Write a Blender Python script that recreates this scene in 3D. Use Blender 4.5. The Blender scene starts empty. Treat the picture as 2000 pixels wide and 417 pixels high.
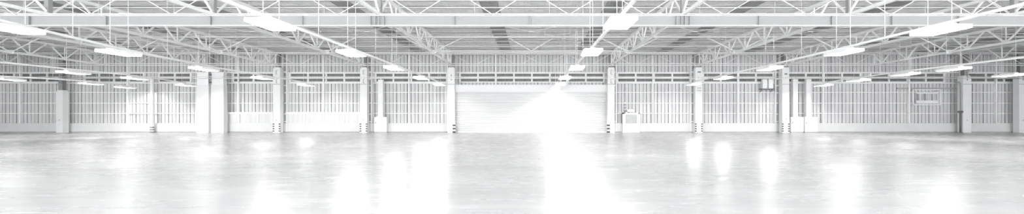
import bpy, bmesh, math, random
from mathutils import Vector, Matrix
random.seed(7)
S = bpy.context.scene
COL = S.collection
# ------------------------------------------------------------------ camera
F, CX, CY, CZ = 900.0, 1037.5, 236.0, 1.2        # focal length and principal point in 2000x417 pixels, eye height
cam_d = bpy.data.cameras.new('camera'); cam = bpy.data.objects.new('camera', cam_d); COL.objects.link(cam)
cam.location = (0, 0, CZ); cam.rotation_euler = (math.pi/2, 0, 0)
cam_d.sensor_width = 36; cam_d.lens = 36*F/2000
cam_d.shift_x = -(CX-1000)/2000; cam_d.shift_y = (CY-208.5)/2000
cam_d.clip_end = 400
S.camera = cam
# ------------------------------------------------------------------ world, exposure
LAMP_W, LAMP_GLOW, WORLD = 150.0, 4.0, 2.75
w = bpy.data.worlds.new('hall_ambient_fill'); S.world = w; w.use_nodes = True  # uniform white fill added to brighten the hall, not actual daylight
w.node_tree.nodes['Background'].inputs[0].default_value = (0.97, 0.985, 1.0, 1)
w.node_tree.nodes['Background'].inputs[1].default_value = WORLD
S.view_settings.view_transform = 'Standard'; S.view_settings.look = 'None'
S.view_settings.exposure = 1.80; S.view_settings.gamma = 1.0
S.view_settings.use_curve_mapping = False
try:
    S.cycles.max_bounces = 10; S.cycles.diffuse_bounces = 8; S.cycles.sample_clamp_indirect = 6
except Exception: pass

def X(px, d): return (px-CX)/F*d                  # place of a photo column / row at distance d
def Z(py, d): return CZ+(CY-py)/F*d

# ------------------------------------------------------------------ materials
def mat(name, rgb, rough=0.5, metal=0.0, noise=0.0, nscale=3.0, stretch=(1,1,1), emit=0.0, spec=0.5):
    m = bpy.data.materials.new(name); m.use_nodes = True
    nt = m.node_tree; b = nt.nodes['Principled BSDF']
    if isinstance(rgb, (int, float)): rgb = (rgb, rgb, rgb)
    b.inputs['Base Color'].default_value = (*rgb, 1); b.inputs['Roughness'].default_value = rough
    b.inputs['Metallic'].default_value = metal; b.inputs['Specular IOR Level'].default_value = spec
    if noise:
        tc = nt.nodes.new('ShaderNodeTexCoord'); mp = nt.nodes.new('ShaderNodeMapping')
        mp.inputs['Scale'].default_value = stretch
        nz = nt.nodes.new('ShaderNodeTexNoise'); nz.inputs['Scale'].default_value = nscale; nz.inputs['Detail'].default_value = 5
        cr = nt.nodes.new('ShaderNodeValToRGB')
        cr.color_ramp.elements[0].position = 0.3; cr.color_ramp.elements[1].position = 0.7
        cr.color_ramp.elements[0].color = (*[max(0, c*(1-noise)) for c in rgb], 1)
        cr.color_ramp.elements[1].color = (*[min(0.95, c*(1+noise)) for c in rgb], 1)
        L = nt.links.new
        L(tc.outputs['Object'], mp.inputs[0]); L(mp.outputs[0], nz.inputs['Vector']); L(nz.outputs[0], cr.inputs[0]); L(cr.outputs[0], b.inputs['Base Color'])
    if emit:
        b.inputs['Emission Color'].default_value = (1, 0.995, 0.98, 1); b.inputs['Emission Strength'].default_value = emit
    return m
M = {}
M['steel'] = mat('white_painted_steel', 0.94, 0.45, noise=0.04, nscale=2)
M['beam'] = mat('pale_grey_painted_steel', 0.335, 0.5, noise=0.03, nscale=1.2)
M['rod'] = mat('pale_steel_rod', 0.92, 0.4)
M['purlin'] = mat('galvanised_purlin', 0.90, 0.45, noise=0.06, nscale=2)
M['clad'] = mat('pale_wall_sheet', 0.71, 0.5, noise=0.07, nscale=1.3, stretch=(3, 1, 0.25))
M['seam'] = mat('grey_sheet_seam', 0.40, 0.6, noise=0.12, nscale=2)
M['plinth'] = mat('painted_concrete', 0.75, 0.6, noise=0.03, nscale=1.5)
M['skirt'] = mat('grey_skirting', 0.45, 0.6, noise=0.1, nscale=2)
M['casing'] = mat('white_column_casing', 0.86, 0.5, noise=0.02, nscale=1)
M['pane'] = mat('dark_louvre_pane', 0.24, 0.35, noise=0.15, nscale=2)
M['roofgap'] = mat('dull_skylight_sheet', 0.22, 0.35, noise=0.2, nscale=1.5, stretch=(1, .3, 1))
M['slat'] = mat('white_door_slat', 0.72, 0.4, noise=0.015, nscale=1)
M['black'] = mat('black_warning_paint', 0.07, 0.5)
M['dark'] = mat('dark_grey_metal', 0.2, 0.5)
M['mid'] = mat('mid_grey_metal', 0.42, 0.5)
M['cab'] = mat('white_cabinet_enamel', 0.86, 0.35, noise=0.015, nscale=1)
M['glass'] = mat('grey_vision_panel', 0.36, 0.15, noise=0.08, nscale=3)
M['diff'] = mat('lamp_diffuser', 0.9, 0.5, emit=LAMP_GLOW)
M['glow'] = mat('sign_diffuser', 0.9, 0.5, emit=2.2)

def floor_material():
    m = bpy.data.materials.new('polished_concrete'); m.use_nodes = True
    nt = m.node_tree; b = nt.nodes['Principled BSDF']; L = nt.links.new; N = nt.nodes.new
    tc = N('ShaderNodeTexCoord'); mp = N('ShaderNodeMapping'); mp.inputs['Scale'].default_value = (0.25, 0.8, 1)
    n1 = N('ShaderNodeTexNoise'); n1.inputs['Scale'].default_value = 0.9; n1.inputs['Detail'].default_value = 7; n1.inputs['Roughness'].default_value = 0.62
    cr = N('ShaderNodeValToRGB')
    cr.color_ramp.elements[0].position = 0.33; cr.color_ramp.elements[0].color = (0.43, 0.43, 0.43, 1)
    cr.color_ramp.elements[1].position = 0.66; cr.color_ramp.elements[1].color = (0.52, 0.52, 0.52, 1)
    mp2 = N('ShaderNodeMapping'); mp2.inputs['Scale'].default_value = (0.5, 2.2, 1)
    n2 = N('ShaderNodeTexNoise'); n2.inputs['Scale'].default_value = 1.6; n2.inputs['Detail'].default_value = 6
    mr = N('ShaderNodeMapRange'); mr.inputs[1].default_value = 0.3; mr.inputs[2].default_value = 0.7; mr.inputs[3].default_value = 0.19; mr.inputs[4].default_value = 0.30
    bp = N('ShaderNodeBump'); bp.inputs['Strength'].default_value = 0.06; bp.inputs['Distance'].default_value = 0.03
    L(tc.outputs['Object'], mp.inputs[0]); L(mp.outputs[0], n1.inputs['Vector']); L(n1.outputs[0], cr.inputs[0]); L(cr.outputs[0], b.inputs['Base Color'])
    L(tc.outputs['Object'], mp2.inputs[0]); L(mp2.outputs[0], n2.inputs['Vector']); L(n2.outputs[0], mr.inputs[0]); L(mr.outputs[0], b.inputs['Roughness'])
    L(n2.outputs[0], bp.inputs['Height']); L(bp.outputs[0], b.inputs['Normal'])
    b.inputs['Specular IOR Level'].default_value = 0.62
    return m
M['floor'] = floor_material()

def roof_material():
    m = bpy.data.materials.new('roof_insulation_sheet'); m.use_nodes = True
    nt = m.node_tree; b = nt.nodes['Principled BSDF']; L = nt.links.new; N = nt.nodes.new
    tc = N('ShaderNodeTexCoord'); br = N('ShaderNodeTexBrick')
    br.inputs['Scale'].default_value = 1; br.inputs['Brick Width'].default_value = 0.85; br.inputs['Row Height'].default_value = 0.4
    br.inputs['Mortar Size'].default_value = 0.018
    br.inputs['Color1'].default_value = (0.90, 0.90, 0.90, 1); br.inputs['Color2'].default_value = (0.80, 0.80, 0.80, 1); br.inputs['Mortar'].default_value = (0.6, 0.6, 0.6, 1)
    nz = N('ShaderNodeTexNoise'); nz.inputs['Scale'].default_value = 2.2; nz.inputs['Detail'].default_value = 6
    cr = N('ShaderNodeValToRGB'); cr.color_ramp.elements[0].position = 0.3; cr.color_ramp.elements[0].color = (0.80, 0.80, 0.80, 1); cr.color_ramp.elements[1].position = 0.65
    mx = N('ShaderNodeMix'); mx.data_type = 'RGBA'; mx.blend_type = 'MULTIPLY'; mx.inputs[0].default_value = 1
    L(tc.outputs['Object'], br.inputs['Vector']); L(tc.outputs['Object'], nz.inputs['Vector']); L(nz.outputs[0], cr.inputs[0])
    L(br.outputs[0], mx.inputs[6]); L(cr.outputs[0], mx.inputs[7]); L(mx.outputs[2], b.inputs['Base Color'])
    b.inputs['Roughness'].default_value = 0.6
    return m
M['roof'] = roof_material()

# ------------------------------------------------------------------ mesh helpers
class MB:
    """collects boxes, bars and tubes for ONE mesh object"""
    def __init__(s): s.bm = bmesh.new(); s.mi = 0
    def box(s, x0, x1, y0, y1, z0, z1):
        v = [s.bm.verts.new((x, y, z)) for x in (x0, x1) for y in (y0, y1) for z in (z0, z1)]
        for f in ((0,1,3,2),(4,6,7,5),(0,4,5,1),(2,3,7,6),(0,2,6,4),(1,5,7,3)):
            s.bm.faces.new([v[i] for i in f]).material_index = s.mi
        return s
    def bar(s, a, b, w, h=None, up=(0,0,1)):
        a, b = Vector(a), Vector(b); h = h or w
        d = (b-a).normalized(); u = Vector(up)
        if abs(d.dot(u)) > 0.98: u = Vector((0,1,0))
        sd = d.cross(u).normalized(); u = sd.cross(d).normalized()
        v = [s.bm.verts.new(p+sd*i*w/2+u*j*h/2) for p in (a, b) for i in (-1, 1) for j in (-1, 1)]
        for f in ((0,1,3,2),(4,6,7,5),(0,4,5,1),(2,3,7,6),(0,2,6,4),(1,5,7,3)):
            s.bm.faces.new([v[i] for i in f]).material_index = s.mi
        return s
    def tube(s, pts, r, n=8):
        pts = [Vector(p) for p in pts]; rings = []
        for i, p in enumerate(pts):
            d = (pts[min(i+1, len(pts)-1)]-pts[max(i-1, 0)]).normalized()
            u = Vector((0,0,1)) if abs(d.z) < 0.9 else Vector((1,0,0))
            a = d.cross(u).normalized(); b = a.cross(d)
            rings.append([s.bm.verts.new(p+a*r*math.cos(k*2*math.pi/n)+b*r*math.sin(k*2*math.pi/n)) for k in range(n)])
        for q, t in zip(rings, rings[1:]):
            for k in range(n):
                f = s.bm.faces.new((q[k], q[(k+1)%n], t[(k+1)%n], t[k])); f.material_index = s.mi; f.smooth = True
        s.bm.faces.new(rings[0]).material_index = s.mi; s.bm.faces.new(rings[-1][::-1]).material_index = s.mi
        return s
    def extrude_x(s, prof, x0, x1):
        """closed (y,z) profile run along x"""
        a = [s.bm.verts.new((x0, y, z)) for y, z in prof]; b = [s.bm.verts.new((x1, y, z)) for y, z in prof]
        n = len(prof)
        for i in range(n): s.bm.faces.new((a[i], a[(i+1)%n], b[(i+1)%n], b[i])).material_index = s.mi
        s.bm.faces.new(a[::-1]).material_index = s.mi; s.bm.faces.new(b).material_index = s.mi
        return s
    def build(s, name, mats, parent=None, bevel=0.0):
        bmesh.ops.recalc_face_normals(s.bm, faces=s.bm.faces)
        if bevel: bmesh.ops.bevel(s.bm, geom=list(s.bm.edges), offset=bevel, segments=2, affect='EDGES')
        me = bpy.data.meshes.new(name); s.bm.to_mesh(me); s.bm.free()
        o = bpy.data.objects.new(name, me); COL.objects.link(o)
        for m in (mats if isinstance(mats, (list, tuple)) else [mats]): me.materials.append(m)
        if parent: o.parent = parent
        return o
def tag(o, label=None, cat=None, group=None, kind=None):
    if label: o['label'] = label
    if cat: o['category'] = cat
    if group: o['group'] = group
    if kind: o['kind'] = kind
    return o
def empty(name, loc, label, cat, group=None, kind=None):
    o = bpy.data.objects.new(name, None); COL.objects.link(o); o.location = loc; o.empty_display_size = 0.2
    return tag(o, label, cat, group, kind)
def copy_tree(o, parent=None):
    c = o.copy(); COL.objects.link(c); c.parent = parent
    for ch in list(o.children): copy_tree(ch, c)
    return c
ORD = ['first', 'second', 'third', 'fourth', 'fifth', 'sixth', 'seventh', 'eighth', 'ninth', 'tenth', 'eleventh', 'twelfth', 'thirteenth', 'fourteenth', 'fifteenth', 'sixteenth', 'seventeenth', 'eighteenth']

# ------------------------------------------------------------------ distances of the hall
D = 49.0                 # back wall cladding
DC = 47.6                # front of the column casings
DB = 25.1                # big transverse girder
HW = 62.0                # half width of the hall
ROOF = 8.42
# ------------------------------------------------------------------ shell
m = MB(); m.box(-HW, HW, -8, D+0.3, -0.2, 0); tag(m.build('floor', M['floor']), 'polished pale grey concrete floor of the hall', 'floor', kind='structure')
m = MB(); m.box(-HW, HW, -8, D+0.3, ROOF, ROOF+0.12); tag(m.build('ceiling', M['roof']), 'pale mottled sheet roof over the hall', 'ceiling', kind='structure')
def cladding(name, length, top, place, label):
    """vertical sheet with a deep narrow seam every 0.38 m and a shallow rib in each pan"""
    bm = bmesh.new(); p = 0.385; n = int(length/p)
    prof = []
    for i in range(n):
        x = -length/2+i*p; g = 0.05 if i % 3 else 0.085
        prof += [(x, 0.0, 0), (x+p*0.42, 0.0, 0), (x+p*0.46, -0.025, 0), (x+p*0.58, -0.025, 0), (x+p*0.62, 0.0, 0), (x+p-g, 0.0, 0), (x+p-g*0.8, 0.10, 1), (x+p-g*0.2, 0.10, 1)]
    prof.append((length/2, 0.0, 0))
    lo = [bm.verts.new((x, y, 0)) for x, y, k in prof]; hi = [bm.verts.new((x, y, top)) for x, y, k in prof]
    for i in range(len(prof)-1):
        f = bm.faces.new((lo[i], lo[i+1], hi[i+1], hi[i])); f.material_index = 1 if prof[i][2] or prof[i+1][2] else 0
    me = bpy.data.meshes.new(name); bm.to_mesh(me); bm.free()
    o = bpy.data.objects.new(name, me); COL.objects.link(o); me.materials.append(M['clad']); me.materials.append(M['seam'])
    o.location, o.rotation_euler = place
    return tag(o, label, 'wall', kind='structure')
cladding('wall_back', 2*HW, ROOF, ((0, D, 0), (0, 0, 0)), 'pale ribbed sheet cladding of the back wall')
cladding('wall_left', D+8, ROOF, ((-HW, (D-8)/2, 0), (0, 0, math.pi/2)), 'ribbed sheet side wall at the far end away from the exit door')
cladding('wall_right', D+8, ROOF, ((HW, (D-8)/2, 0), (0, 0, -math.pi/2)), 'ribbed sheet side wall at the far end beyond the exit door')
DX = 8.17                # half width of the roller door opening
for sx, nm, tx in ((-1, 'left', 'away from the exit door'), (1, 'right', 'behind the exit door')):
    a, b = sorted((sx*(DX+0.1), sx*HW))
    m = MB(); m.box(a, b, 48.6, 49.0, 0, 0.98); m.box(a, b, 48.57, 48.62, 0.94, 0.98)
    tag(m.build('trim_1' if sx < 0 else 'trim_2', M['plinth']), 'low white concrete upstand along the wall, '+tx, 'wall base', kind='structure')
    m = MB(); m.box(a, b, 48.55, 48.6, 0, 0.11)
    tag(m.build('baseboard_'+nm, M['skirt']), 'grey skirting strip at the foot of the white upstand, '+tx, 'skirting', kind='structure')

# ------------------------------------------------------------------ bays of the back wall
SIDE = {-1: 'on the side away from the exit door', 1: 'on the exit door side'}
COLS = [-26.3, -17.32, -8.27, 8.27, 17.32, 26.3]
PRETTY = {0: 'third', 1: 'second', 2: 'first', 3: 'first', 4: 'second', 5: 'third'}
def window(n, x0, x1, panes, label, zb=5.34, zt=6.28):
    """strip of two rows of dark panes in a white frame"""
    y = 48.86
    wdt = (x1-x0)/panes; zm = (zb+zt)/2-0.02
    f = MB()
    for z, h in ((zb, 0.10), (zm, 0.17), (zt, 0.12)): f.box(x0, x1, y, y+0.16, z-h/2, z+h/2)
    for i in range(panes+1):
        x = x0+i*wdt; f.box(x-0.09, x+0.09, y-0.01, y+0.15, zb, zt)
    o = f.build('window_%d' % n, M['steel']); tag(o, label, 'window', kind='structure')
    for i in range(panes):
        for a, b in ((zb+0.05, zm-0.085), (zm+0.085, zt-0.06)):
            p = MB(); xa, xb = x0+i*wdt+0.09, x0+(i+1)*wdt-0.09
            p.box(xa, xb, y+0.08, y+0.10, a, b)
            nb = 2
            for k in range(nb):                                     # louvre blades
                z = a+(k+0.5)*(b-a)/nb
                p.bar((xa, y+0.06, z), (xb, y+0.06, z), 0.05, 0.012, (0, 0.6, 0.8))
            p.build('pane', M['pane'], o)
        q = MB(); xm = x0+(i+0.5)*wdt; q.box(xm-0.015, xm+0.015, y+0.05, y+0.08, zb, zt); q.build('glazing_bar', M['mid'], o)
bays = [(-56.6, -49.6, 4, 'strip of dark louvres past the outermost boxed column away from the exit door'),
        (-47.4, -41.1, 4, 'strip of dark louvres between the outermost boxed column and the thin free post'),
        (-39.5, -36.1, 2, 'short strip of dark louvres beside the thin free post'),
        (-31.6, -27.3, 2, 'short strip of dark louvres between the twin casing and the panelled sill bay'),
        (-25.6, -17.9, 4, 'strip of dark louvres above the wall bay with the panelled sill'),
        (-16.5, -8.95, 4, 'strip of louvres above the lone cabinet'),
        (-7.55, 7.7, 8, 'long strip of eight dark louvres over the roller door'),
        (9.15, 16.9, 4, 'strip of dark louvres above the exit door'),
        (18.25, 25.7, 4, 'strip of dark louvres above the wall bracket bay'),
        (27.2, 34.9, 4, 'strip of louvres behind the twin cabinet ducts'),
        (36.0, 43.8, 4, 'strip of louvres above the hung rack'),
        (46.3, 54.0, 4, 'strip of louvres past the thin standpipe')]
for i, b in enumerate(bays): window(i+1, *b)

# ------------------------------------------------------------------ roller door
r = empty('door_1', (0, 48.4, 0), 'wide white roller shutter door with fine horizontal slats', 'roller door', kind='structure')
prof = []; nz_ = 22; ph = 4.3/nz_
for i in range(nz_):
    z = i*ph; prof += [(0.02, z), (0.02, z+ph*0.10), (-0.035, z+ph*0.28), (-0.035, z+ph*0.85)]
prof += [(0.02, 4.3), (0.10, 4.3), (0.10, 0.0)]
m = MB(); m.extrude_x(prof, -DX+0.05, DX-0.05); o = m.build('curtain', M['slat'], r); o.location = (0, 0.15, 0)
m = MB(); m.box(-DX, DX, 0.09, 0.22, 0, 0.09); m.build('bottom_rail', M['steel'], r)
m = MB(); m.box(-DX-0.35, DX+0.05, -0.25, 0.5, 4.27, 4.97); m.box(-DX-0.37, DX+0.07, -0.27, -0.24, 4.93, 4.99); m.box(-DX-0.37, DX+0.07, -0.27, -0.24, 4.25, 4.29); m.build('roller_hood', M['casing'], r)
for sx in (-1, 1):
    m = MB(); m.box(sx*DX-0.11, sx*DX+0.11, 0.0, 0.08, 0, 4.27); m.box(sx*DX-0.02, sx*DX+0.11*sx if sx > 0 else sx*DX+0.02, 0.08, 0.26, 0, 4.27); m.build('guide_rail', M['steel'], r)

# ------------------------------------------------------------------ exit door
dx0, dx1, dy = X(1216, 48.3), X(1249.5, 48.3), 48.3
r = empty('door_2', ((dx0+dx1)/2, dy, 0), 'white exit door with a square grey vision panel in a white frame', 'door', kind='structure')
hw = (dx1-dx0)/2
m = MB(); m.box(-hw, -hw+0.22, -0.05, 0.32, 0, 2.06); m.box(hw-0.16, hw, -0.05, 0.32, 0, 2.06); m.box(-hw, hw, -0.05, 0.32, 1.96, 2.06); m.build('door_frame', M['casing'], r)
m = MB()
wx0, wx1, wz0, wz1 = X(1223, dy)-r.location.x, X(1243, dy)-r.location.x, Z(240, dy), Z(224, dy)
lx0, lx1 = -hw+0.22, hw-0.16
m.box(lx0, wx0, 0.02, 0.09, 0.01, 1.96); m.box(wx1, lx1, 0.02, 0.09, 0.01, 1.96); m.box(wx0, wx1, 0.02, 0.09, 0.01, wz0); m.box(wx0, wx1, 0.02, 0.09, wz1, 1.96)
m.build('door_leaf', M['cab'], r)
m = MB(); m.box(wx0, wx1, 0.05, 0.07, wz0, wz1); m.build('vision_panel', M['glass'], r)
m = MB(); m.box(wx0-0.03, wx1+0.03, 0.0, 0.03, wz0-0.03, wz0); m.box(wx0-0.03, wx1+0.03, 0.0, 0.03, wz1, wz1+0.03); m.box(wx0-0.03, wx0, 0.0, 0.03, wz0, wz1); m.box(wx1, wx1+0.03, 0.0, 0.03, wz0, wz1); m.build('panel_trim', M['mid'], r)
m = MB(); m.box(lx0+0.02, lx0+0.05, -0.03, 0.03, 0.94, 1.0); m.bar((lx0+0.035, -0.03, 0.97), (lx0+0.16, -0.03, 0.97), 0.025); m.build('handle', M['mid'], r)
# lit sign over the exit door
r = empty('emergency_light', (X(1232, 48.35), 48.35, Z(217.5, 48.35)), 'small lit white emergency light box above the exit door', 'emergency light')
m = MB(); m.box(-0.34, 0.34, 0.02, 0.62, 0, 0.2); m.build('housing', M['casing'], r)
m = MB(); m.box(-0.31, 0.31, -0.02, 0.02, 0.02, 0.18); m.build('diffuser', M['glow'], r)
r = empty('alarm_bell', (X(1221, 48.8), 48.8, 0), 'small stacked alarm call boxes on the wall beside the emergency light', 'alarm')
for zz in (Z(216, 48.8), Z(210, 48.8), Z(204, 48.8)):
    m = MB(); m.box(-0.09, 0.09, 0, 0.2, zz-0.09, zz+0.09); m.build('call_box', M['mid'], r, bevel=0.02)
m = MB(); m.box(-0.02, 0.02, 0.1, 0.2, Z(216, 48.8), Z(198, 48.8)); m.build('conduit', M['steel'], r)

# ------------------------------------------------------------------ boxed columns
def guard(m, x, y, wx, wy, n, top, first_black=0):
    h = top/n
    for i in range(n):
        m.mi = 1 if (i+first_black) % 2 == 0 else 0
        m.box(x-wx/2, x+wx/2, y-wy/2, y+wy/2, i*h, (i+1)*h)
    m.mi = 0
def column(x, label, big=None, wid=0.72, top=6.75, group='boxed columns along the back wall', marks='hook', stripes=True):
    r = empty('boxed_column', (x, DC, 0), label, 'column', group)
    m = MB(); m.box(-wid/2, wid/2, 0, 0.62, 0, top-0.12); m.box(-wid/2+0.05, wid/2-0.05, 0.05, 0.57, top-0.12, top)
    m.build('casing', M['casing'], r)
    m = MB()
    for s in (-1, 1): m.box(-0.2, 0.2, 0.31+s*0.2-0.02, 0.31+s*0.2+0.02, top, 8.2)
    m.box(-0.02, 0.02, 0.11, 0.51, top, 8.2); m.box(-0.3, 0.3, 0.05, 0.57, 8.18, 8.22)
    m.build('steel_shaft', M['beam'], r)
    m = MB(); m.box(-wid/2-0.01, wid/2+0.01, -0.012, 0.0, 4.98, 5.03); m.build('joint_band', M['mid'], r)
    if stripes:
        if big is None:
            for s in (-1, 1):
                m = MB(); guard(m, s*(wid/2-0.05), -0.01, 0.14, 0.08, 9, 1.08, 1); m.build('corner_guard', [M['casing'], M['black']], r)
        else:
            m = MB(); guard(m, big*(wid/2-0.06), -0.02, 0.30, 0.10, 6, 1.02); o = m.build('corner_guard', [M['casing'], M['black']], r)
    if marks == 'hook':
        for z in (5.35, 6.25):
            m = MB(); m.box(-0.05, -0.015, -0.05, 0, z-0.25, z+0.2); m.box(-0.05, 0.12, -0.05, 0, z+0.17, z+0.2); m.box(-0.05, 0.1, -0.05, 0, z-0.25, z-0.22)
            m.build('pipe_bracket', M['mid'], r)
    elif marks == 'plate':
        m = MB(); m.box(-0.12, 0.2, -0.03, 0, 6.2, 6.32); m.box(-0.02, 0.2, -0.04, -0.03, 6.23, 6.29); m.build('name_plate', M['dark'], r)
        for z in (4.35, 4.6):
            for xx in (-0.13, 0.02, 0.17):
                m = MB(); m.box(xx-0.04, xx+0.04, -0.03, 0, z-0.06, z+0.06); m.build('switch', M['mid'], r)
    elif marks == 'low':
        m = MB(); m.box(-0.12, 0.14, -0.03, 0, 6.0, 6.12); m.build('name_plate', M['dark'], r)
        m = MB(); m.box(-0.1, 0.12, -0.06, 0, 1.3, 1.5); m.mi = 1; m.box(-0.07, 0.09, -0.07, -0.06, 1.34, 1.38); m.box(-0.02, 0.09, -0.07, -0.06, 1.41, 1.46); m.build('socket', [M['casing'], M['dark']], r)
    else:
        m = MB(); m.box(-0.04, 0.06, -0.03, 0, 5.4, 6.0); m.build('name_plate', M['mid'], r)
    m = MB(); m.box(-0.03, 0.03, -0.03, 0, 1.25, 1.34); m.build('knob', M['mid'], r)
    return r
column(COLS[0], 'white boxed column at the panelled sill bay, next to the twin casing', marks='hook')
column(COLS[1], 'white boxed column beside the lone cabinet', marks='hook')
column(COLS[2], 'white boxed column with bold black bands, at the door edge away from the exit door', big=1, marks='clip')
column(COLS[3], 'white boxed column with bold black bands, between roller door and exit door', big=-1, marks='hook')
column(COLS[4], 'white boxed column with small dark switches, second from the roller door on the exit door side', marks='plate')
column(COLS[5], 'white boxed column with a floor socket, beside the twin cabinets', marks='low')
column(X(1889, DC), 'plain wide white boxed column beside the thin standpipe', wid=0.86, top=5.9, marks='none', stripes=False)
column(X(1998, DC), 'plain white boxed column past the standpipe, last on the exit door side', wid=0.8, top=5.9, marks='none', stripes=False)
column(X(116, DC), 'plain white boxed column far past the thin free post', wid=0.7, top=4.4, marks='none', stripes=False)
# twin casing
r = empty('twin_casing', (X(409, DC), DC, 0), 'wide pair of white casings with a dark slot between them, away from the exit door', 'column')
for a, b in ((-1.36, -0.10), (0.17, 1.46)):
    m = MB(); m.box(a, b, 0, 0.62, 0, 4.95); m.build('casing', M['casing'], r)
    m = MB(); m.box(a+0.04, b-0.04, 0.04, 0.58, 4.95, 6.15); m.box(a, b, 0, 0.62, 6.15, 6.25); m.build('upper_casing', M['steel'], r)
m = MB(); m.box(-0.10, 0.17, 0.2, 0.5, 0, 6.1); m.build('slot_pipe', M['skirt'], r)
for z in (5.2, 5.6, 6.0): m = MB(); m.box(-0.10, 0.17, 0.02, 0.2, z-0.08, z+0.08); m.build('slot_clip', M['dark'], r)
m = MB(); m.box(-0.2, 0.2, 0.2, 0.5, 6.25, 8.2); m.build('steel_shaft', M['beam'], r)
# thin free post, standpipe
r = empty('free_post', (X(297, 48.2), 48.2, 0), 'thin pale free standing post on a dark foot, past the twin casing', 'post')
m = MB(); m.box(-0.13, 0.13, -0.1, 0.1, 0.5, 5.6); m.build('shaft', M['steel'], r)
m = MB(); guard(m, 0, 0, 0.30, 0.24, 5, 0.6); m.build('banded_foot', [M['casing'], M['dark']], r)
m = MB(); m.box(-0.3, 0.3, -0.14, 0.14, 5.6, 5.75); m.build('head_plate', M['steel'], r)
r = empty('standpipe', (X(1876, 47.4), 47.4, 0), 'thin dark standpipe with a valve, beside the plain wide column', 'pipe')
m = MB(); m.tube([(0, 0, 0), (0, 0, 2.1)], 0.10); m.build('lower_pipe', M['dark'], r)
m = MB(); m.tube([(0, 0, 2.1), (0, 0, 5.0), (-0.05, 0, 5.12), (-0.18, 0, 5.18), (-0.5, 0, 5.18)], 0.06); m.build('upper_pipe', M['mid'], r)
m = MB(); m.tube([(-0.22, 0, 2.15), (0.2, 0, 2.15)], 0.11); m.tube([(0, -0.2, 2.15), (0, 0.0, 2.15)], 0.05); m.build('valve', M['dark'], r)
m = MB(); m.tube([(0, 0, 0), (0, 0, 0.06)], 0.2, 12); m.build('flange', M['dark'], r)
# hung rack
xr, yr = X(1812, 48.4), 48.4
r = empty('hung_rack', (xr, yr, 0), 'pale open metal rack hung on the wall before the plain wide column', 'rack')
hw_ = 28/F*yr; zt, zb = Z(175, yr), Z(204, yr)
m = MB()
for z in (zb, zt): m.box(-hw_, hw_*0.9, 0, 0.1, z-0.05, z+0.05)
for x in (-hw_, hw_*0.9): m.box(x-0.05, x+0.05, 0, 0.1, zb, zt)
m.build('frame', M['steel'], r)
m = MB(); m.box(-hw_+0.3, hw_*0.7, -0.03, 0.05, zb+0.12, zb+0.45); m.build('lower_board', M['casing'], r)
m = MB(); m.box(-hw_+0.3, hw_*0.7, -0.03, 0.05, zt-0.42, zt-0.28); m.build('upper_board', M['casing'], r)
for k in range(5):
    x = -hw_+0.4+k*(hw_*1.6-0.4)/5; m = MB(); m.box(x-0.04, x+0.04, 0.0, 0.08, zb+0.45, zt-0.42); m.build('slat', M['steel'] if k % 2 else M['mid'], r)
for x in (-hw_+0.1, hw_*0.8): m = MB(); m.box(x-0.03, x+0.03, 0.05, 0.62, zt-0.1, zt-0.04); m.build('wall_arm', M['mid'], r)
m = MB(); m.box(-hw_-1.4, hw_+1.8, 0.3, 0.45, zt+0.12, zt+0.24); m.build('carrier_rail', M['mid'], r)

# ------------------------------------------------------------------ cabinets with ducts
def cabinet(px0, px1, label, yy=47.95):
    a, b = X(px0, yy), X(px1, yy); h = (b-a)/2; top = Z(228, yy)
    r = empty('electrical_cabinet', ((a+b)/2, yy, 0), label, 'cabinet', 'electrical cabinets along the back wall')
    m = MB(); m.box(-h, h, 0.03, 0.6, 0.08, top); m.build('body', M['cab'], r)
    m = MB(); m.box(-h+0.04, h-0.04, 0.06, 0.6, 0, 0.08); m.build('base', M['mid'], r)
    m = MB(); m.box(-h+0.03, h-0.03, 0.0, 0.03, 0.11, top-0.03); d = m.build('door', M['cab'], r, bevel=0.008)
    m = MB(); m.box(-h+0.12, -h+0.17, -0.03, 0.0, top*0.58, top*0.58+0.16); m.build('handle', M['dark'], d)
    return r
def duct(px0, px1, top_py, label, yy=48.0, reach=0.9):
    a, b = X(px0, yy), X(px1, yy); h = (b-a)/2; z0, z1 = Z(228, yy), Z(top_py, yy)
    r = empty('cable_duct', ((a+b)/2, yy, z0), label, 'duct', 'upright cable ducts above the cabinets')
    m = MB(); m.box(-h, h, 0, 0.35, 0, z1-z0); m.build('trunk', M['casing'], r)
    m = MB(); m.box(-h-0.04, h+0.04, -0.03, 0.39, 0.0, 0.08); m.build('collar', M['steel'], r)
    m = MB(); m.tube([(0, 0.17, z1-z0), (0, 0.17, z1-z0+0.12), (-0.1, 0.17, z1-z0+0.2), (-h-reach, 0.17, z1-z0+0.2)], 0.07); m.build('feed_pipe', M['steel'], r)
    m = MB(); m.box(-0.14, 0.08, -0.02, 0.0, (z1-z0)*0.55, (z1-z0)*0.55+0.28); m.build('lid_plate', M['steel'], r)
cabinet(731, 755, 'lone white floor cabinet beside the second boxed column')
duct(738, 748, 155, 'pale upright duct rising from the lone cabinet')
cabinet(1545, 1570, 'white floor cabinet of the twin pair, next to the boxed column')
cabinet(1572, 1597.5, 'white floor cabinet of the twin pair, away from the boxed column')
duct(1549, 1559, 154, 'slim upright duct of the twin cabinets, next to the boxed column', reach=0.1)
duct(1575, 1585, 154, 'slim upright duct of the twin cabinets, away from the boxed column')
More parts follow.
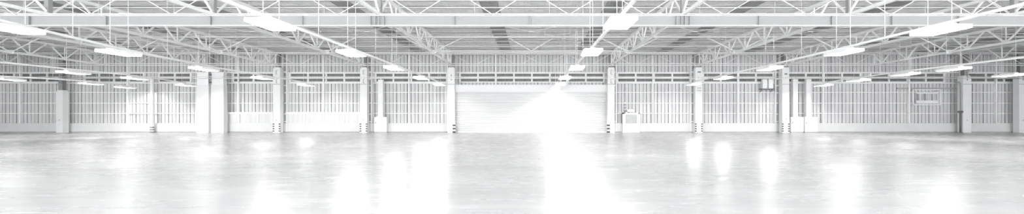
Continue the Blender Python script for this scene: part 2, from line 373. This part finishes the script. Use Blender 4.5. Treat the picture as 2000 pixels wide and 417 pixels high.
# bracket with two units
yy = 48.35; xb = X(1500, yy)
r = empty('wall_bracket', (xb, yy, Z(173.5, yy)), 'dark shelf bracket on the wall beside the third boxed column', 'bracket')
m = MB(); m.box(-0.72, 0.62, -0.05, 0.35, -0.05, 0.05); m.build('shelf', M['dark'], r)
for x in (-0.6, 0.5): m = MB(); m.bar((x, 0.0, 0), (x, 0.6, -0.35), 0.06); m.box(x-0.03, x+0.03, 0.3, 0.62, -0.03, 0.03); m.build('strut', M['dark'], r)
for k, (x, lb) in enumerate(((-0.32, 'pale box unit on the wall bracket, away from the boxed column'), (0.3, 'pale box unit on the wall bracket, nearer the boxed column'))):
    u = empty('speaker_box', (xb+x, yy, Z(173.5, yy)+0.05), lb, 'speaker', 'box units on the wall bracket')
    m = MB(); m.box(-0.25, 0.25, -0.02, 0.3, 0, 1.0); m.build('body', M['casing'], u, bevel=0.02)
    m = MB(); m.box(-0.19, 0.19, -0.035, -0.02, 0.1, 0.9); m.build('grille', M['steel'], u)

# ------------------------------------------------------------------ wall framing: studs, posts, girts, sill rails
def stud(x, label, flip):
    r = empty('wall_stud', (x, 48.62, 0), label, 'wall stud', 'wall studs at the column lines')
    m = MB(); m.box(-0.13, 0.13, 0.1, 0.34, 0, 8.2); m.build('web', M['mid'], r)
    for s in (-1, 1): m = MB(); m.box(s*0.22-0.07, s*0.22+0.07, -0.05, 0.36, 0, 8.2); m.build('flange', M['steel'], r)
    for z in (1.15, 1.95, 3.1, 4.2, 4.95, 5.6, 6.4, 7.3): m = MB(); m.box(-0.15, 0.15, -0.03, 0.1, z-0.05, z+0.05); m.build('cleat', M['steel'], r)
for x, lb in ((-26.0, 'next to the panelled sill bay'), (-17.05, 'next to the lone cabinet'), (-8.62, 'at the door edge away from the exit door'), (8.75, 'between the roller door and the exit door'), (17.05, 'exit door bay end'), (26.0, 'next to the wall bracket')):
    stud(x, 'ladder-like wall stud with white rungs, '+lb, 1)
def post(px, label, z0=0.98, wdt=0.16):
    r = MB(); x = X(px, 48.75); r.box(x-wdt/2, x+wdt/2, 48.66, 48.72, z0, 8.25); r.box(x-0.025, x+0.025, 48.72, 48.98, z0, 8.25); r.box(x-wdt*0.8, x+wdt*0.8, 48.62, 48.7, z0, z0+0.05)
    tag(r.build('wall_post', M['steel']), label, 'wall post', 'slim wall posts at mid bay')
post(466, 'slim white wall post between the twin casing and the first panelled sill column')
post(632, 'slim white wall post amid the panelled sill bay')
post(799, 'slim white wall post amid the lone cabinet bay')
post(968, 'short wall post above the roller door, away from the exit door', z0=4.98)
post(1107, 'short wall post above the roller door, nearer the exit door', z0=4.98)
post(1275, 'slim white wall post amid the exit door bay')
post(1441, 'slim white wall post amid the wall bracket bay')
post(1607, 'slim white wall post just past the twin cabinets')
post(1775, 'slim white wall post beside the hung rack')
post(250, 'slim white wall post just past the thin free post')
post(40, 'slim white wall post past the outermost column away from the exit door')
post(1945, 'slim white wall post between the two last plain columns')
for lv, (py, lb) in enumerate(((221, 'lowest'), (201, 'middle'), (180, 'upper'), (162, 'top'))):
    z = Z(py, 48.8)
    for sx in (-1, 1):
        a, b = sorted((sx*8.45, sx*HW)); th = 0.07 if py != 162 else 0.10
        m = MB(); m.box(a, b, 48.74, 48.80, z-th/2, z+th/2); m.box(a, b, 48.80, 48.99, z+th/2-0.02, z+th/2)
        tag(m.build('wall_girt', M['steel']), '%s thin white girt along the wall %s' % (lb, SIDE[sx]), 'girt', 'thin horizontal girts')
z = Z(104.5, 48.8); m = MB(); m.box(-HW, HW, 48.62, 48.9, z-0.10, z+0.08); tag(m.build('eaves_beam', M['steel']), 'long white eaves beam along the top of the back wall', 'beam')
z = Z(141.5, 48.8); m = MB(); m.box(-HW, HW, 48.7, 48.95, z-0.05, z+0.05); tag(m.build('lintel_rail', M['steel']), 'white rail running along the top of the louvre strips', 'rail')
def sill(px0, px1, uprights, label):
    z = Z(220.5, 48.5); a, b = X(px0, 48.5), X(px1, 48.5)
    r = empty('sill_rail', ((a+b)/2, 48.5, 0.98), label, 'rail', 'heavy sill rails')
    m = MB(); m.box(a-(a+b)/2, b-(a+b)/2, 0, 0.22, z-1.08, z-0.86); m.build('rail', M['casing'], r)
    for p in uprights: x = X(p, 48.5)-(a+b)/2; m = MB(); m.box(x-0.08, x+0.08, 0.02, 0.16, 0, z-1.08); m.build('upright', M['casing'], r)
    m = MB(); m.box(a-(a+b)/2, b-(a+b)/2, 0.12, 0.2, 0, z-1.08); m.build('infill_panel', M['clad'], r)
sill(557, 704, (560, 594, 632, 671, 702), 'heavy white sill rail with panels below, between two boxed columns')
sill(440, 533, (442, 466, 503, 531), 'heavy white sill rail with panels below, next to the twin casing')
# conduit across the columns
z = Z(152.5, 47.4); m = MB(); m.tube([(-HW, 47.52, z), (HW, 47.52, z)], 0.045); m.tube([(-HW, 47.52, z+0.17), (HW, 47.52, z+0.17)], 0.025)
for x in COLS: m.box(x-0.05, x+0.05, 47.47, 47.6, z-0.06, z+0.2)
tag(m.build('conduit', M['steel']), 'long white conduit pair clipped across the boxed columns below the louvres top', 'conduit')

# ------------------------------------------------------------------ lattice girder along the wall head
yy = 47.42
r = empty('lattice_girder', (0, yy, 7.0), 'slender white lattice girder running along the head of the back wall', 'girder')
zt, z2, z1 = 8.12-7.0, Z(124, yy)-7.0, Z(127.3, yy)-7.0
def rodp(a, b, rr, nm, par, mt='rod'):
    m = MB(); m.tube([a, b], rr, 6); return m.build(nm, M[mt], par)
m = MB(); m.bar((-HW, 0, zt), (HW, 0, zt), 0.09, 0.09); m.build('top_chord', M['steel'], r)
m = MB(); m.bar((-HW, 0, z2), (HW, 0, z2), 0.06, 0.06); m.bar((-HW, 0, z1), (HW, 0, z1), 0.09, 0.08); m.build('bottom_chord', M['steel'], r)
LINES = [-52.8, -43.9, X(402, 47.6), -26.3, -17.32, -8.27, 8.27, 17.32, 26.3, 35.3, 44.3, 53.0]
for a, b in zip(LINES, LINES[1:]):
    mid = (a+b)/2
    if b-a > 12:
        for s in (-1, 1):
            for p, q in ((8.2, 6.4), (3.66, 5.5), (3.66, 1.75), (0.95*-1, 0.95)):
                rodp((s*p, 0, zt), (s*q, 0, z2), 0.028, 'diagonal', r)
    else:
        for s in (-1, 1):
            rodp((mid, 0, zt), (mid+s*1.8, 0, z2), 0.028, 'diagonal', r)
            e = b if s > 0 else a
            rodp((e, 0, zt), (e-s*1.9, 0, z2), 0.028, 'diagonal', r)
for x in LINES: m = MB(); m.bar((x, 0, z1), (x, 0, zt), 0.12, 0.05); m.build('post', M['steel'], r)

# ------------------------------------------------------------------ roof: purlins, skylights
PY = [48.3-i*1.75 for i in range(14)]
for i, y in enumerate(PY):
    m = MB(); z0, z1_ = 8.28, 8.405
    m.box(-HW, HW, y-0.01, y+0.01, z0, z1_); m.box(-HW, HW, y-0.07, y+0.01, z0, z0+0.02); m.box(-HW, HW, y-0.01, y+0.07, z1_-0.02, z1_); m.box(-HW, HW, y-0.07, y-0.055, z0, z0+0.05)
    tag(m.build('purlin', M['steel']), 'long pale roof purlin, %s out from the back wall' % ORD[i], 'purlin', 'roof purlins across the hall')
SKY = [(-38.5, 'second past the twin casing line'), (-29.6, 'over the twin casing bay'), (-20.6, 'over the panelled sill bay'), (-11.6, 'over the lone cabinet bay'), (-2.6, 'over the roller door, away from the exit door'), (5.2, 'over the roller door, nearer the exit door'), (13.6, 'over the exit door bay'), (22.6, 'over the wall bracket bay'), (31.6, 'over the twin cabinets'), (40.5, 'over the hung rack')]
for x, lb in SKY:
    m = MB(); m.box(x-0.55, x+0.55, 20, 48.6, ROOF-0.014, ROOF-0.002)
    for s in (-0.55, -0.28, 0, 0.28, 0.55): m.box(x+s-0.02, x+s+0.02, 20, 48.6, ROOF-0.022, ROOF-0.01)
    tag(m.build('skylight', M['roofgap']), 'dull dark grey roof skylight strip '+lb, 'skylight', 'dark skylight strips')

# ------------------------------------------------------------------ roof trusses
Z0, Z1 = 7.0, 8.2
def make_truss():
    r = empty('roof_truss', (0, 47.9, Z0), 'x', 'truss', 'roof trusses running out from the back wall')
    L = 47.9-17.6
    m = MB(); m.box(-0.08, 0.08, -L, 0, -0.08, 0.08); m.build('bottom_chord', M['steel'], r)
    m = MB(); m.box(-0.08, 0.08, -L, 0, Z1-Z0-0.08, Z1-Z0+0.09); m.build('top_chord', M['steel'], r)
    n = 10; p = L/n
    for i in range(n):
        a = -i*p
        m = MB(); m.bar((0, a-0.1, Z1-Z0), (0, a-p/2, 0), 0.09, 0.09); m.build('diagonal', M['steel'], r)
        m = MB(); m.bar((0, a-p/2, 0), (0, a-p+0.1, Z1-Z0), 0.09, 0.09); m.build('diagonal', M['steel'], r)
        m = MB(); m.bar((0, a-p/2, 0), (0, a-p/2, Z1-Z0), 0.06, 0.06); m.build('vertical', M['steel'], r)
        m = MB(); m.box(-0.015, 0.015, a-p/2-0.2, a-p/2+0.2, 0.0, 0.22); m.build('gusset', M['steel'], r)
    m = MB(); m.box(-0.12, 0.12, DB-47.9-0.12, DB-47.9+0.12, 0.08, Z1-Z0-0.06); m.build('bearing_post', M['beam'], r)
    return r
TL = ['over the outermost boxed column past the free post', 'between the outermost column and the twin casing', 'over the twin casing', 'over the column at the panelled sill bay', 'over the column beside the lone cabinet', 'over the door-edge column away from the exit door', 'over the door-edge column nearer the exit door', 'over the second boxed column on the exit door side', 'over the column beside the twin cabinets', 'over the wall just past the twin cabinets', 'over the plain wide column by the standpipe', 'over the wall end past the standpipe']
proto = make_truss()
for i, x in enumerate(LINES):
    o = proto if i == 0 else copy_tree(proto)
    o.location.x = x; o['label'] = 'white lattice roof truss '+TL[i]
# knee braces at mid span
def make_brace():
    r = empty('knee_brace', (0, 38.9, Z0), 'x', 'brace', 'knee braces between trusses and purlins')
    for s in (-1, 1): rodp((s*0.08, 0, 0.05), (s*2.55, 0, 1.28), 0.05, 'strut', r, 'steel')
    m = MB(); m.box(-0.25, 0.25, -0.02, 0.02, -0.1, 0.2); m.build('gusset', M['steel'], r)
    return r
bp_ = make_brace()
for i, x in enumerate(LINES):
    o = bp_ if i == 0 else copy_tree(bp_)
    o.location.x = x; o['label'] = 'knee brace pair on the truss '+TL[i]
r = empty('ridge_brace', (0, 38.9, 7.1), 'white V brace hanging under the roof in front of the roller door middle', 'brace')
for s in (-1, 1): rodp((0, 0, 0), (s*2.02, 0, 1.2), 0.05, 'strut', r, 'steel')
m = MB(); m.box(-8.27, 8.27, -0.025, 0.025, -0.03, 0.02); m.build('tie', M['rod'], r)
# thin crossed rods in the plane of the roof
BAYN = ['past the outermost boxed column', 'before the outermost boxed column', 'beside the twin casing', 'over the panelled sill bay', 'over the lone cabinet bay', 'over the roller door', 'over the exit door bay', 'over the wall bracket bay', 'over the twin cabinets', 'over the hung rack', 'past the standpipe']
for k, (a, b) in enumerate(zip(LINES, LINES[1:])):
    mid = (a+b)/2; r = empty('crossed_tie', (mid, 36, 8.12), 'thin crossed tie rods under the roof '+(BAYN[k+1] if k < 1 else BAYN[k] if k != 1 else 'between outermost column and thin free post'), 'tie rod', 'crossed roof tie rods')
    w2 = (b-a)/2 if b-a < 12 else 4.2
    for s in (-1, 1): rodp((-s*w2, -4.4, 0.05), (s*w2, 4.4, 0.05), 0.022, 'rod', r)
    m = MB(); m.box(-0.15, 0.15, -0.15, 0.15, 0.03, 0.08); m.build('centre_plate', M['rod'], r)

# ------------------------------------------------------------------ big transverse girder with its bracing
r = empty('main_girder', (0, DB, 6.36), 'large pale grey steel I girder crossing the whole hall below the roof', 'girder')
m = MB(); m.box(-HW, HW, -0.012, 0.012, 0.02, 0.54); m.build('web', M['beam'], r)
m = MB(); m.box(-HW, HW, -0.15, 0.15, 0.0, 0.03); m.build('bottom_flange', M['steel'], r)
m = MB(); m.box(-HW, HW, -0.15, 0.15, 0.53, 0.56); m.build('top_flange', M['steel'], r)
for p in (210, 413, 592, 888, 1035, 1185, 1481, 1623, 1740, 1870, 60):
    x = X(p, DB); m = MB(); m.box(x-0.02, x+0.02, -0.13, 0.13, 0.03, 0.53); m.build('stiffener', M['beam'], r)
for p in (738, 1333):
    x = X(p, DB); m = MB(); m.box(x-0.36, x+0.36, -0.03, -0.012, 0.06, 0.5); m.build('splice_plate', M['beam'], r)
    for s in (-0.36, -0.1, 0.1, 0.36): m = MB(); m.box(x+s-0.018, x+s+0.018, -0.15, -0.012, 0.03, 0.53); m.build('stiffener', M['beam'], r)
r = empty('zigzag_brace', (0, DB, 7.0), 'white zigzag bracing standing on top of the large girder', 'brace')
for a, b in zip(LINES, LINES[1:]):
    n = 4 if b-a > 12 else 2; p = (b-a)/n
    for i in range(n):
        c = a+(i+0.5)*p if n == 4 else a+(i+0.5)*p
        for s in (-1, 1): rodp((c, 0, -0.02), (c+s*p/2, 0, 1.28), 0.024, 'strut', r, 'steel')
m = MB(); m.box(-HW, HW, 0.03, 0.10, 0.0, 0.07); m.build('foot_rail', M['steel'], r)
# sprinkler mains, long thin pipes across the hall under the roof
for y, z, rr, lb in ((27.6, 7.35, 0.05, 'thick white pipe across the hall just behind the large girder'), (37.0, 7.95, 0.045, 'white pipe across the hall under the fourth row of purlins'), (41.3, 7.9, 0.04, 'white pipe across the hall between knee braces and back wall'), (44.6, 7.85, 0.04, 'white pipe across the hall closest to the back wall')):
    r = empty('sprinkler_pipe', (0, y, z), lb, 'pipe', 'thin pipes across the hall')
    m = MB(); m.tube([(-HW, 0, 0), (HW, 0, 0)], rr, 8); m.build('main', M['steel'], r)
    for k in range(-13, 14):
        m = MB(); m.tube([(k*4.5+1.1, 0, 0), (k*4.5+1.1, 0, ROOF-z)], 0.014, 5); m.build('hanger', M['rod'], r)

# ------------------------------------------------------------------ lamps in rows
LZ = 4.5; LH = LZ-CZ
lw, ll = 0.44, 0.82
spot_data = bpy.data.lights.new('lamp_light', 'SPOT'); spot_data.energy = LAMP_W; spot_data.spot_size = math.radians(176); spot_data.spot_blend = 0.06; spot_data.shadow_soft_size = 0.30
spot_data.color = (1, 0.99, 0.975)
spot_data.use_nodes = True                     # trough reflector: wide along the row, cut off to its sides
nt = spot_data.node_tree; em = nt.nodes['Emission']
tc = nt.nodes.new('ShaderNodeTexCoord'); sp_ = nt.nodes.new('ShaderNodeSeparateXYZ'); nt.links.new(tc.outputs['Normal'], sp_.inputs[0])
ax = nt.nodes.new('ShaderNodeMath'); ax.operation = 'ABSOLUTE'; nt.links.new(sp_.outputs[0], ax.inputs[0])
az = nt.nodes.new('ShaderNodeMath'); az.operation = 'ABSOLUTE'; nt.links.new(sp_.outputs[2], az.inputs[0])
dv = nt.nodes.new('ShaderNodeMath'); dv.operation = 'DIVIDE'; nt.links.new(ax.outputs[0], dv.inputs[0]); nt.links.new(az.outputs[0], dv.inputs[1])
mr = nt.nodes.new('ShaderNodeMapRange'); mr.interpolation_type = 'SMOOTHSTEP'
for i_, v_ in ((1, 1.5), (2, 2.6), (3, 1.0), (4, 0.0)): mr.inputs[i_].default_value = v_
nt.links.new(dv.outputs[0], mr.inputs[0]); nt.links.new(mr.outputs[0], em.inputs['Strength'])
def make_lamp():
    r = empty('pendant_lamp', (0, 0, LZ), 'x', 'lamp', 'glowing lamps hung in rows')
    m = MB(); m.box(-lw, lw, -ll, ll, 0.05, 0.13); m.box(-0.12, 0.12, -ll*0.7, ll*0.7, 0.13, 0.2)
    for s in (-1, 1): m.bar((s*lw, -ll, 0.04), (s*lw, ll, 0.04), 0.02, 0.10); m.bar((-lw, s*ll, 0.04), (lw, s*ll, 0.04), 0.02, 0.10)
    m.build('housing', M['steel'], r)
    m = MB(); m.box(-lw+0.015, lw-0.015, -ll+0.015, ll-0.015, 0.0, 0.05); m.build('diffuser', M['diff'], r)
    for s in (-1, 1): m = MB(); m.tube([(0, s*0.5, 0.2), (0, s*0.5, ROOF-LZ)], 0.012, 5); m.build('suspension_rod', M['rod'], r)
    sp = bpy.data.objects.new('lamp_light', spot_data); COL.objects.link(sp); sp.parent = r; sp.location = (0, 0, -0.03)
    return r
ROWS = [
 ('row towards the roller door', [(1210,48),(1155,104),(1126,134),(1103,153),(1094,165),(1085,172)]),
 ('row left of the roller door', [(530,51),(687,106),(770,134.5),(823,153.5),(858,165.5)]),
 ('row towards the panelled sill bay', [(20,59),(233,105),(399,136),(513,153.5),(598,166.5)]),
 ('row towards the twin casing', [(144,143),(264,154),(363,167)]),
 ('row past the twin casing', [(20,156),(178,164),(245,171)]),
 ('row right of the exit door', [(1835,62),(1647,104),(1503,135),(1412,153.5),(1355,165)]),
 ('row over the twin cabinets', [(1862,136),(1768,146),(1676,157.5),(1608,167)]),
 ('row by the last plain column', [(1970,148)])]
proto = None
for rn, pts in ROWS:
    P = []
    n = len(pts)
    for i, (px, py) in enumerate(pts):
        d = F*LH/(CY-py); P.append((X(px, d), d))
        o = make_lamp() if proto is None else copy_tree(proto)
        proto = proto or o
        o.location = (P[-1][0], d, LZ)
        o['label'] = 'glowing lamp, %s from the back wall in the %s' % (ORD[n-1-i], rn) if n > 1 else 'glowing white lamp hung alone near the last plain boxed column'
    if n > 1:
        P.sort(key=lambda q: q[1])
        a, b = P[0], P[-1]
        r = empty('lighting_rail', (a[0], a[1], LZ+0.22), 'thin white rail carrying the lamp '+rn, 'rail', 'lamp rails')
        ext = [(a[0]-(P[1][0]-a[0])/(P[1][1]-a[1])*5, max(10.5, a[1]-5))] + P
        m = MB(); [m.bar((q[0]-a[0], q[1]-a[1], 0.05), (t[0]-a[0], t[1]-a[1], 0.05), 0.09, 0.09) for q, t in zip(ext, ext[1:])]; m.build('rail', M['steel'], r)
        for q, t in zip(P, P[1:]):
            xm, ym = (q[0]+t[0])/2-a[0], (q[1]+t[1])/2-a[1]
            m = MB(); m.tube([(xm, ym, 0), (xm, ym, ROOF-LZ-0.22)], 0.012, 5); m.build('drop_rod', M['rod'], r)
